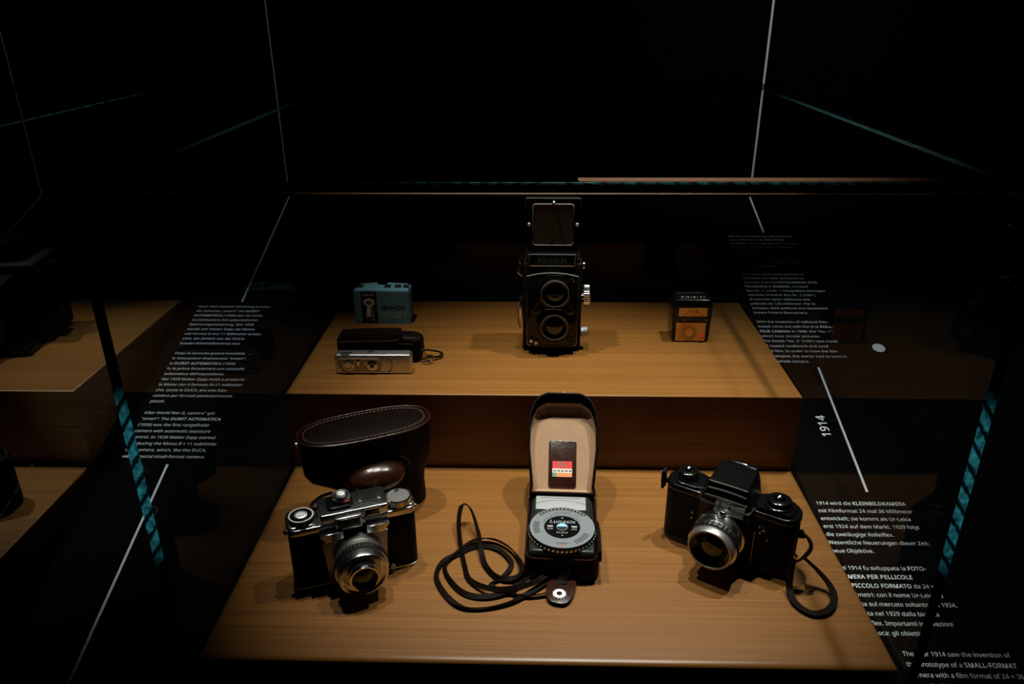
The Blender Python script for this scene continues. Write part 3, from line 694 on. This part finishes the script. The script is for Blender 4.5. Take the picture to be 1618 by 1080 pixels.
# ------------------------------------------------------------------ brown ever-ready case behind it
def ever_ready():
    cx, cy = -.2060, .2360
    t = thing('camera_case', 'dark brown stitched leather camera case with an oval top, standing behind the chrome camera', 'camera case', (cx, cy, 0), math.radians(24))
    def stad(hx, hy, n=14):
        out = []
        for i in range(n+1): a = -PI/2+PI*i/n; out.append((hx-hy+hy*math.cos(a)*1.0, hy*math.sin(a)))
        for i in range(n+1): a = PI/2+PI*i/n; out.append((-(hx-hy)+hy*math.cos(a), hy*math.sin(a)))
        return out
    def sup(hx, hy, n=48, e=2.6):
        out = []
        for i in range(n):
            a = 2*PI*i/n; c, s = math.cos(a), math.sin(a)
            out.append((hx*math.copysign(abs(c)**(2/e), c), hy*math.copysign(abs(s)**(2/e), s)))
        return out
    H = .113
    secs = []
    for z, hx, hy, ox in ((.0006, .047, .020, .018), (.004, .049, .022, .018), (.030, .051, .0235, .015), (.042, .055, .0245, .012), (.050, .063, .026, .007), (.058, .071, .0275, .001), (.066, .0745, .029, 0), (.085, .0755, .031, 0), (H-.003, .0765, .033, 0), (H, .0765, .0335, 0)):
        secs.append([(x+ox, y, z) for x, y in sup(hx, hy)])
    MB().loft(secs).build('case_body', 'dbrown', t)
    rim = [(x, y, H+.0005) for x, y in sup(.0765, .0335)]
    MB().tube(rim, .0012, 8, True).build('rim_piping', 'stitch', t).data.materials[0] = M['brown']
    m = MB(); m.prism([(x, y) for x, y in sup(.0735, .0305)], H, H+.0012, .0005); m.build('top_panel', 'dbrown', t)
    m = MB(); r2 = [(x, y, H+.0013) for x, y in sup(.0700, .0275, 120)]; m.stitches(r2+[r2[0]], .0028, .0018, .00045); m.build('stitching', 'stitch', t)
    # nose for the lens: a bulge on the front, lower half
    secs = []
    for k in range(9):
        u = k/8; r = math.sqrt(max(0, 1-(u**2.4)))
        rx, rz = .037*(.28+.72*r), .0195*(.12+.88*r)
        secs.append([(.001+rx*math.cos(a), -.018-.036*u, .064+rz*math.sin(a)) for a in [2*PI*i/36 for i in range(36)]])
    MB().loft(secs).build('lens_bulge', 'brown', t)
    m = MB(); m.stitches([(.001+.042*math.cos(a), -.0290-.0020*math.sin(a), .066+.0240*math.sin(a)) for a in [PI*i/30 for i in range(31)]], .0022, .0014, .0004); m.build('stitching', 'stitch', t)
    MB().lathe([(.0035, 0), (.0035, .002), (.002, .003)], T(-.0775, -.002, H-.006) @ RY(-90), 14).build('strap_ring', 'dull', t)
ever_ready()

# ------------------------------------------------------------------ light meter in an open leather case
def light_meter():
    hx = .0395
    t = thing('light_meter_case', 'open brown leather case with beige lining, holding the round-dial light meter', 'leather case', (.0220, .1780, 0), math.radians(-2))
    # lower tray
    H = .0285
    sec = lambda g, z: [(x, y, z) for x, y in rrect(-hx-g, hx+g, -.0700-g, .0470, .012)]
    m = MB(); m.loft([sec(-.002, .0004), sec(0, .003), sec(0, H-.001), sec(-.0006, H), sec(-.0028, H), sec(-.003, .006)], False)
    m.f.append(list(range(28))[::-1]); m.mi.append(0); m.f.append([28*5+i for i in range(28)]); m.mi.append(0)
    m.build('lower_shell', 'dbrown', t)
    m = MB(); pth = [(x, y, H+.0003) for x, y in rrect(-hx+.0010, hx-.0010, -.069, .046, .011)]; m.tube(pth, .0009, 6, True); m.build('shell_rim', 'brown', t)
    m = MB(); m.prism([(-.002, -.035), (.0016, -.035), (.0016, .0), (.0, .018), (-.002, .018)], 0, .012, 0, T(hx+.0004, -.030, H-.004) @ Matrix(((1, 0, 0, 0), (0, 1, 0, 0), (0, 0, 1, 0), (0, 0, 0, 1)))); m.build('side_ear', 'dbrown', t)
    # lid: shallow dish leaning back
    LM = T(0, .0470, .0245) @ RX(44)      # local y -> up along lid, local z -> towards viewer
    def outline(g, h=.124):
        pts = []
        for yy, w in ((0, .0385), (.010, .0375), (.030, .0395), (.055, .0425), (.080, .0425), (.100*h/.124, .0400), (.113*h/.124, .0350)):
            pts.append((w-g, yy+(g if yy == 0 else 0)))
        pts += [(.0290-g*.6, h-.004-g), (.020, h-g), (-.020, h-g), (-(.0290-g*.6), h-.004-g)]
        for yy, w in ((.113*h/.124, .0350), (.100*h/.124, .0400), (.080, .0425), (.055, .0425), (.030, .0395), (.010, .0375), (0, .0385)):
            pts.append((-(w-g), yy+(g if yy == 0 else 0)))
        return pts
    def lsec(g, z, h=.124): return [(x, y, z) for x, y in outline(g, h)]
    m = MB(); m.loft([lsec(.006, -.004), lsec(.001, -.001), lsec(0, .004), lsec(0, .019), lsec(.0015, .0195), lsec(.0030, .0185)], False, LM)
    n = len(outline(0)); m.f.append(list(range(n))); m.mi.append(0); m.build('lid_shell', 'dbrown', t)
    m = MB(); m.loft([lsec(.0031, .0150, .115), lsec(.0038, .006, .114), lsec(.009, .0012, .112)], False, LM); m.f.append([2*n+i for i in range(n)]); m.mi.append(0)
    o = m.build('lid_lining', 'lining', t); o['label'] = 'beige suede lining'
    m = MB(); m.box(-.034, .034, -.004, .006, .002, .010, .002, M_=LM); m.build('hinge_strip', 'lining', t)
    pk = MB().prism(rrect(-.0165, .0165, .012, .068, .003), .0013, .0035, .0006, LM).build('inner_pocket', 'brown', t)
    m = MB(); m.box(-.0120, .0115, .0335, .0425, .0036, .0040, M_=LM); m.build('label_top', 'redp', pk)
    m = MB(); m.box(-.0120, .0115, .0285, .0335, .0036, .0040, M_=LM); m.build('label_middle', 'cream', pk)
    m = MB(); m.box(-.0070, .0115, .0235, .0285, .0036, .0040, M_=LM); m.build('label_bottom', 'orange', pk)
    m = MB(); m.box(-.0120, -.0070, .0235, .0285, .0036, .0040, M_=LM); m.build('label_corner', 'greenp', pk)
    m = MB()
    for k in range(5): m.box(-.0108+k*.0046, -.0075+k*.0046, .0300, .0318, .0041, .0042, M_=LM)
    m.box(-.004, -.002, .0350, .0415, .0041, .0042, M_=LM); m.box(.001, .003, .0350, .0415, .0041, .0042, M_=LM); m.box(.006, .0062, .0345, .042, .0041, .0042, M_=LM)
    m.build('label_figures', 'greyink', pk)
    MB().lathe([(.0025, 0), (.0032, .0014), (.0020, .0034), (0, .004)], LM @ T(0, .1235, .012) @ RX(-90), 16).build('snap_stud', 'dull', t)
    # snap tab lying in front
    tm = T(-.0010+.0005, -.0960, 0)
    pts = [(.014, .022), (-.010, .022), (-.0155, .006), (-.0125, -.006), (-.004, -.0105), (.004, -.0105), (.0105, -.004), (.0150, .010)]
    pts = [(p.x, p.y) for p in smoothpath([(a, b, 0) for a, b in pts], 4, True)]
    m = MB(); m.prism(pts, .004, .0060, .0006, tm @ RX(3)); tb = m.build('snap_tab', 'brown', t)
    MB().ring(.0030, .0062, .0060, .0076, tm @ T(-.0015, .0005, 0), 24).build('snap_eyelet', 'satin', tb)
    m = MB()
    for k in range(14):
        a = 2*PI*k/14; m.box(.0060, .0072, -.0004, .0004, .0060, .0070, M_=tm @ T(-.0015, .0005, 0) @ RZ(math.degrees(a)))
    m.build('eyelet_teeth', 'satin', tb)
    m = MB(); m.ribbon(smoothpath([(.006, -.0712, .020), (.003, -.0735, .013), (.001, -.077, .0085), (.001, -.081, .0068)], 5), .010, .0016, [(0, -.9, .5)]*16); m.build('tab_strip', 'strap', t)
    # the long thin strap, coiled on the wood
    def W2(px, py, z): return (px-.0220, py-.1780, z)
    path = [(-.004, .112, .010), (-.020, .098, .006), (-.040, .083, .004), (-.062, .078, .003), (-.082, .085, .003), (-.100, .108, .003), (-.1035, .128, .003), (-.090, .150, .004), (-.075, .166, .005),
            (-.055, .168, .005), (-.036, .155, .005), (-.024, .135, .006), (-.020, .115, .006), (-.030, .105, .005), (-.046, .107, .004), (-.060, .125, .004), (-.067, .148, .006), (-.073, .175, .010),
            (-.084, .200, .022), (-.094, .205, .024), (-.0965, .188, .016), (-.092, .160, .008), (-.083, .125, .004), (-.075, .103, .003), (-.055, .087, .007), (-.035, .085, .008), (-.010, .092, .010), (.008, .108, .010)]
    P = smoothpath([W2(*p) for p in path], 7)
    nrm = []
    for i in range(len(P)):
        a = i*.115; nrm.append((math.sin(a)*1.1, math.cos(a*.8)*1.1, .9))
    m = MB(); m.ribbon(P, .0058, .0013, nrm); m.build('carrying_strap', 'strap', t)
    path = [(.008, .104, .005), (-.012, .086, .003), (-.030, .072, .003), (-.055, .063, .003), (-.078, .063, .003), (-.096, .078, .003), (-.1105, .104, .003), (-.108, .128, .003), (-.094, .142, .003),
            (-.078, .155, .003), (-.060, .158, .003), (-.044, .150, .003), (-.032, .130, .003), (-.040, .110, .002), (-.052, .098, .002), (-.036, .088, .002), (-.014, .082, .003), (.006, .086, .004)]
    P = smoothpath([W2(*p) for p in path], 7)
    nrm = [(math.cos(i*.09)*.9, math.sin(i*.07)*.9, 1.) for i in range(len(P))]
    m = MB(); m.ribbon(P, .0055, .0013, nrm); m.build('carrying_strap', 'strap', t)

    # the meter itself
    q = thing('light_meter', 'black hand-held light meter with a big silver dial, lying in the open leather case', 'light meter', (.0220, .1780, .0062), math.radians(-2))
    g = [(-.0350, -.0655), (.0350, -.0655), (.0358, -.03), (.0350, .026), (.030, .0370), (-.030, .0370), (-.0350, .026), (-.0358, -.03)]
    m = MB(); m.prism(g, 0, .0300, .0045, None, seg=4); m.build('housing', 'blackp', q)
    m = MB(); m.box(-.0300, .0270, .0060, .0310, .0298, .0308, .001, M_=None); sw = m.build('scale_window', 'dialw', q)
    m = MB()
    for k in range(22):
        a = math.radians(62+k*2.6); x, y = -.0015+.060*math.cos(a), -.0375+.060*math.sin(a)
        m.box(-.0003, .0003, 0, .0022, .0308, .0310, M_=T(x, y, 0) @ RZ(math.degrees(a)-90))
    m.box(-.024, .021, .0275, .0279, .0308, .0310)
    m.build('scale_marks', 'ink', sw)
    dm = T(0, -.0325, .0296)
    dr = MB().lathe([(.0345, 0), (.0362, .0008), (.0362, .0048), (.0352, .0058)], dm, 90, rip=.0004).build('dial_rim', 'blackm', q)
    m = MB()
    for k in range(48):
        m.box(.0358, .0368, -.0011, .0011, .0012, .0034, .0002, 1, dm @ RZ(k*7.5))
    m.build('rim_notches', 'satin', dr)
    d = MB(); d.ring(.0195, .0350, .0055, .0068, dm, 64); d = d.build('dial_ring', 'dial', q)
    m = MB(); arc = [(r_*math.cos(math.radians(a)), r_*math.sin(math.radians(a))) for r_, rg in ((.0342, range(38, 143, 5)), (.0300, range(142, 37, -5))) for a in rg]
    m.prism(arc, .0068, .00695, 0, dm); m.build('dark_scale_arc', 'ink', d)
    m = MB()
    for k in range(13):
        m.box(.0306, .0336, -.0012, .0012, .00695, .0071, M_=dm @ RZ(44+k*7.6))
    m.build('arc_figures', 'greyink', d)
    m = MB()
    for a0, n_ in ((165, 8), (300, 8)):
        for k in range(n_):
            a = a0+k*5.2; m.box(.0250, .0315, -.0004, .0004, .0068, .0071, M_=dm @ RZ(a))
    for k in range(30):
        a = 30+k*4.4; m.box(.0210, .0222 if k % 3 else .0230, -.0002, .0002, .0068, .0070, M_=dm @ RZ(a))
    for k in range(9):
        M_ = dm @ RZ(60-k*0+k*9-12) @ T(.0245, 0, .0069) @ RZ(-90); put_text(m, [(str(('2', '4', '8', '15', '30', '60', '1', '2', '4')[8-k]), 0)], .0042, M_, 0, 0, 'C')
    m.build('dial_figures', 'ink', d, smooth=False)
    m = MB(); put_text(m, [('GOSSEN', .01)], .0040, dm @ T(0, -.0285, .0069), 0, 0, 'C'); m.build('maker_lettering', 'ink', d, smooth=False)
    m = MB(); m.box(-.0010, .0010, -.0320, -.0300, .0069, .0071, M_=dm); m.build('red_index', 'redp', d)
    c = MB().lathe([(.0198, .0050), (.0198, .0064), (0, .0066)], dm, 56).build('dial_centre', 'blackm', q)
    m = MB(); put_text(m, [('Lunasix', .01)], .0088, dm @ T(0, .0068, .0068) @ Matrix(((1, .25, 0, 0), (0, 1, 0, 0), (0, 0, 1, 0), (0, 0, 0, 1))), 0, 0, 'C', 1.05)
    put_text(m, [('SCALE', .01)], .0042, dm @ T(0, -.0105, .0068), 0, 0, 'C', 1.2); put_text(m, [('DIN', .01)], .0040, dm @ T(-.0130, -.0045, .0068), 0, 0, 'C'); put_text(m, [('ASA', .01)], .0040, dm @ T(.0130, -.0045, .0068), 0, 0, 'C')
    m.prism([(-.0012, .0160), (.0012, .0160), (0, .0140)], .0068, .0070, 0, dm); m.prism([(-.0012, -.0150), (.0012, -.0150), (0, -.0130)], .0068, .0070, 0, dm)
    for x in (-.0130, .0130):
        m.box(x-.0030, x+.0030, -.0005, .0022, .0066, .0069, M_=dm)
    m.build('centre_lettering', 'dialw', c, smooth=False)
    MB().lathe([(.0062, .0064), (.0062, .0071)], dm @ T(0, 0, 0), 32).build('hub_ring', 'dial', c)
    m = MB(); m.prism([(.0054*math.cos(a), .0054*math.sin(a)) for a in [PI*i/16 for i in range(17)]], .0071, .0074, 0, dm); m.build('hub_upper_half', 'blue', c)
    m = MB(); m.prism([(.0054*math.cos(a), .0054*math.sin(a)) for a in [PI+PI*i/16 for i in range(17)]], .0071, .0074, 0, dm); m.build('hub_lower_half', 'ink', c)
light_meter()

# ------------------------------------------------------------------ black single lens reflex (right)
def slr():
    rz = -math.atan2(.0778, .1255)
    t = thing('reflex_camera', 'black single-lens reflex camera with silver lens and prism hump, at right on the front step', 'camera', (.1960, .1500, 0), rz)
    hw, d = .0725, .036
    def body_out(g=0):
        pts = []
        for i in range(7): a = -PI/2+PI*i/6; pts.append((hw-.013+(.013+g)*math.cos(a), d/2+(d/2+g)*math.sin(a)))
        for i in range(7): a = PI/2+PI*i/6; pts.append((-(hw-.013)+(.013+g)*math.cos(a), d/2+(d/2+g)*math.sin(a)))
        return pts
    MB().prism(body_out(), .006, .066, .0008).build('body', 'blackl', t)
    MB().prism(body_out(.0006), .0005, .0065, .0015).build('base_plate', 'blackm', t)
    MB().prism(body_out(.0006), .066, .0745, .0022, seg=3).build('top_plate', 'blackm', t)
    MB().prism(rrect(.026, .066, .002, .034, .010, 6), .0745, .0785, .0016, seg=3).build('winding_deck', 'blackm', t)
    MB().prism(rrect(-.064, -.030, .002, .034, .010, 6), .0745, .0775, .0014, seg=3).build('speed_deck', 'blackm', t)
    # tapering front block that carries lens and finder
    b = MB()
    secs = [[(x*.030, 0, z) for x, z in ((-1, .006), (1, .006), (1, .078), (-1, .078))], [(x*.026, -.013, z) for x, z in ((-1, .008), (1, .008), (1, .0745), (-1, .0745))]]
    b.loft(secs); b.build('mirror_box', 'blackm', t)
    # name plate, silver, on the slanted upper front
    m = MB(); NM = T(.004, -.0140, .0700) @ RX(60)
    m.box(-.0140, .0175, -.0015, .0115, 0, .0010, .0004, M_=NM); n = m.build('name_plate', 'alu', t); n['label'] = 'silver name plate'
    m = MB(); put_text(m, [('Dresden', 0)], .0055, NM @ T(-.006, .0000, .0012), 0, 0); m.box(-.0095, -.0080, .000, .0098, .001, .0014, M_=NM); m.lathe([(.0016, .001), (.0016, .0016)], NM @ T(.0015, .0062, 0), 12)
    m.build('plate_marks', 'ink', n, smooth=False)
    # prism finder
    p = MB()
    def ps(y, w0, w1, z0, z1): return [(-w0, y, z0), (w0, y, z0), (w1, y, z1*.7+z0*.3), (w1*.86, y, z1), (-w1*.86, y, z1), (-w1, y, z1*.7+z0*.3)]
    p.loft([ps(-.0080, .0265, .0250, .0745, .0815), ps(-.0070, .0270, .0255, .0745, .0850), ps(-.0055, .0270, .0245, .0745, .0910), ps(-.0045, .0270, .0240, .0745, .0975), ps(-.002, .0270, .0240, .0745, .0995), ps(.026, .0265, .0230, .0745, .1035), ps(.032, .0260, .0225, .0745, .1035), ps(.0375, .0240, .0205, .0745, .0985)])
    p.build('prism_finder', 'blackm', t, sharp=14)
    m = MB(); m.tube(smoothpath([(-.0225, -.0085, .0815), (-.008, -.0095, .0825), (.008, -.0095, .0825), (.0225, -.0085, .0815)], 6), .0006, 6)  # bright tubes stand in for highlights along the black enamel edges
    m.tube(smoothpath([(-.0205, -.0065, .0900), (0, -.0072, .0915), (.0205, -.0065, .0900)], 6), .0007, 6)
    m.tube(smoothpath([(-.0205, -.0050, .0978), (0, -.0056, .0985), (.0205, -.0050, .0978)], 6), .0006, 6)
    m.build('finder_highlight', 'alu', t)
    MB().box(-.0175, .0175, .036, .0415, .090, .1010, .0015).build('eyepiece', 'blackm', t)
    m = MB(); m.box(-.016, .006, .0345, .0375, .1028, .1040, .0004); m.box(.010, .019, .030, .034, .0995, .1005, .0003); m.build('eyepiece_trim', 'bright', t)
    # lens
    xc, zc = .000, .0425
    F = FRONT(xc, -.013, zc)
    MB().lathe([(.0270, 0), (.0270, .004), (.0255, .005)], F, 60).build('lens_flange', 'chrome', t)
    MB().lathe([(.0250, .005), (.0250, .012), (.0258, .0125), (.0258, .0165), (.0250, .017)], F, 80, rip=.0004).build('depth_ring', 'chrome', t)
    MB().lathe([(.0248, .017), (.0258, .018), (.0258, .025), (.0245, .026)], F, 72, rip=.0007).build('focusing_ring', 'chrome', t)
    MB().lathe([(.0238, .026), (.0238, .033), (.0230, .0345), (.0212, .0345), (.0205, .031)], F, 60, open_end=True).build('front_rim', 'dull', t)
    MB().lathe([(.0205, .0325), (.0175, .031), (.0140, .027), (.0140, .026)], F, 48, open_end=True).build('inner_bezel', 'blackm', t)
    MB().lathe([(.0140, .0265), (.012, .029), (.007, .0305), (0, .031)], F, 40).build('lens_glass', 'lens', t)
    m = MB(); m.box(-.0035, .0035, .002, .010, .0262, .0275, .0006, M_=T(xc, -.013, zc) @ RX(0) @ T(0, -.012, -.0005)); m.lathe([(.0035, 0), (.0035, .004), (.002, .006)], T(xc+.002, -.020, zc+.0265), 16); m.build('release_pin', 'bright', t)
    # knobs with silver star tops
    def knob(x, y, z, r, h, nm):
        k = MB().lathe([(r*1.15, 0), (r*1.15, .0015), (r*.85, .002), (r*.8, .0045), (r, .006), (r, h), (r*.85, h+.001), (0, h+.001)], T(x, y, z), 50, rip=.0005).build(nm, 'blackm', t)
        MB().lathe([(r*.55, h+.001), (r*.50, h+.0022), (r*.12, h+.0050), (0, h+.0052)], T(x, y, z), 24).build('knob_cap', 'bright', k)
        return k
    knob(-.0510, .018, .0775, .0105, .0085, 'speed_knob'); knob(.0480, .018, .0785, .0120, .0075, 'winding_knob')
    MB().lathe([(.0145, 0), (.0145, .002), (.013, .0028)], T(.048, .018, .0785), 50, rip=.0003).build('counter_disc', 'blackm', t)
    MB().lathe([(.0032, 0), (.0032, .002), (.002, .003)], T(-.030, .006, .0745), 16).build('release_lock', 'chrome', t)
    for x, y in ((-.0280, -.001), (-.0265, .012)): MB().lathe([(.0026, 0), (.0026, .002), (.0012, .0035)], T(x, y+.003, .0765), 14).build('top_screw', 'bright', t)
    for x, z, r in ((.0365, .058, .0018), (.0405, .0555, .0025), (.0375, .051, .0018), (-.0365, .040, .0016), (-.0365, .047, .0016), (.046, .045, .0013)):
        MB().lathe([(r, 0), (r, .0012), (r*.5, .002), (0, .0021)], FRONT(x, -.0002, z), 12).build('front_screw', 'chrome', t)
    m = MB(); m.tube([(.0335, -.001, .0600), (.0420, -.0015, .0555)], .0011, 6); m.build('front_lever', 'bright', t)
    m = MB(); m.tube([(.0320, -.0008, .010), (.0320, -.0008, .050)], .0006, 6); m.build('side_strip', 'dull', t)
    m = MB(); m.tube([(.027, .0025, .0790), (.061, .0030, .0788)], .0005, 6); m.build('deck_edge', 'bright', t)
    for x in (-.0635, .0640):
        MB().lathe([(.0020, 0), (.0016, .0008), (0, .0010)], T(x, .008, .0742), 12).build('edge_screw', 'bright', t)
    # strap lugs, left lug and hanging strap at right
    m = MB(); m.box(-.0775, -.0740, .004, .014, .060, .084, .0015); m.box(-.0745, -.0650, .008, .0125, .067, .0725, .001); m.build('left_strap_end', 'blackl', t)
    m = MB(); m.box(-.0785, -.0772, .006, .0085, .066, .082, .0005); m.build('strap_buckle', 'dull', t)
    m = MB(); m.ribbon(smoothpath([(.0700, .016, .052), (.080, .012, .057), (.088, .006, .050), (.084, -.002, .040), (.0745, -.006, .030)], 7), .009, .0016, [(1, 0, .3)]*40); m.build('strap_holder', 'dbrown', t)
    MB().lathe([(.0022, 0), (.0022, .0015), (.001, .0025)], FRONT(.0765, -.004, .040), 12).build('strap_rivet', 'bright', t)
    pth = [(.0745, -.004, .036), (.0755, -.010, .020), (.0790, -.018, .0065), (.0900, -.0310, .0035), (.1060, -.0350, .0035), (.1180, -.0240, .0045), (.1200, -.0050, .006), (.1120, .0080, .010), (.0980, .0110, .020), (.0830, .0060, .034)]
    P = smoothpath(pth, 8); ctr = Vector((.098, -.012, .02))
    m = MB(); m.ribbon(P, .0068, .0014, [((p-ctr).x, (p-ctr).y, .35) for p in P]); m.build('hanging_strap', 'strap', t)
slr()

# ------------------------------------------------------------------ neighbour case contents
def old_camera():
    t = thing('press_camera', 'large black old camera at the left frame edge, on the neighbouring upper step', 'camera', (-.7900, .5050, Z2), math.radians(8))
    MB().box(-.080, .070, -.035, .045, .004, .120, .005, 3).build('body', 'blackl', t)
    MB().box(-.070, .060, -.085, -.035, .0008, .012, .003).build('drop_bed', 'blackm', t)
    b = MB(); secs = []
    for k in range(13):
        g = .046-.014*k/12-(.003 if k % 2 else 0); y = -.035-.038*k/12; secs.append([(x*g-.005, y, .060+z*g) for x, z in ((-1, -1), (1, -1), (1, 1), (-1, 1))])
    b.loft(secs); b.build('bellows', 'blackl', t, smooth=False)
    MB().box(-.040, .030, -.079, -.073, .020, .098, .002).build('lens_board', 'blackm', t)
    MB().lathe([(.026, 0), (.026, .006), (.020, .008), (.020, .018), (.0185, .020), (.016, .017), (0, .017)], FRONT(-.005, -.079, .060), 40).build('lens_barrel', 'blackm', t)
    MB().lathe([(.0155, .0172), (.01, .020), (0, .021)], FRONT(-.005, -.079, .060), 30).build('lens_glass', 'lens', t)
    MB().box(-.055, .045, -.020, .040, .120, .150, .004).build('viewfinder_housing', 'blackm', t)
    MB().box(.048, .085, -.005, .020, .080, .112, .004).build('rangefinder', 'blackm', t)
    MB().box(.010, .040, -.0215, -.0198, .128, .142, .001).build('finder_window', 'lens', t)
    MB().lathe([(.012, 0), (.012, .010), (.010, .012)], T(.070, .0, .045) @ RY(90), 30, rip=.0005).build('side_knob', 'blackm', t)
    MB().box(-.030, .020, -.088, -.0851, .004, .0055, .0003).build('bed_trim', 'dull', t)
old_camera()
def small_case():
    t = thing('folding_camera', 'dark camera half cut off by the left frame edge, on the neighbouring lower step', 'camera', (-.6900, .2150, 0), math.radians(28))
    MB().prism(rrect(-.055, .055, -.018, .018, .014, 6), .0006, .068, .003).build('body', 'blackl', t)
    MB().prism(rrect(-.050, .050, -.015, .015, .012, 6), .068, .078, .002).build('top_housing', 'blackm', t)
    MB().box(-.0500, .0500, -.0152, -.0146, .0700, .0760, .0002).build('front_trim', 'alu', t)
    MB().lathe([(.022, 0), (.022, .016), (.020, .018), (.017, .014), (0, .014)], FRONT(.004, -.018, .034), 40).build('lens_barrel', 'dull', t)
    MB().lathe([(.0165, .0142), (.01, .017), (0, .018)], FRONT(.004, -.018, .034), 30).build('lens_glass', 'lens', t)
    MB().lathe([(.010, 0), (.010, .006), (.008, .007)], T(.036, 0, .078), 30, rip=.0004).build('winding_knob', 'chrome', t)
    MB().box(-.012, .012, -.010, .010, .078, .0805, .001).build('accessory_shoe', 'chrome', t)
small_case()

bpy.data.objects.remove(_to); bpy.data.curves.remove(_tc)
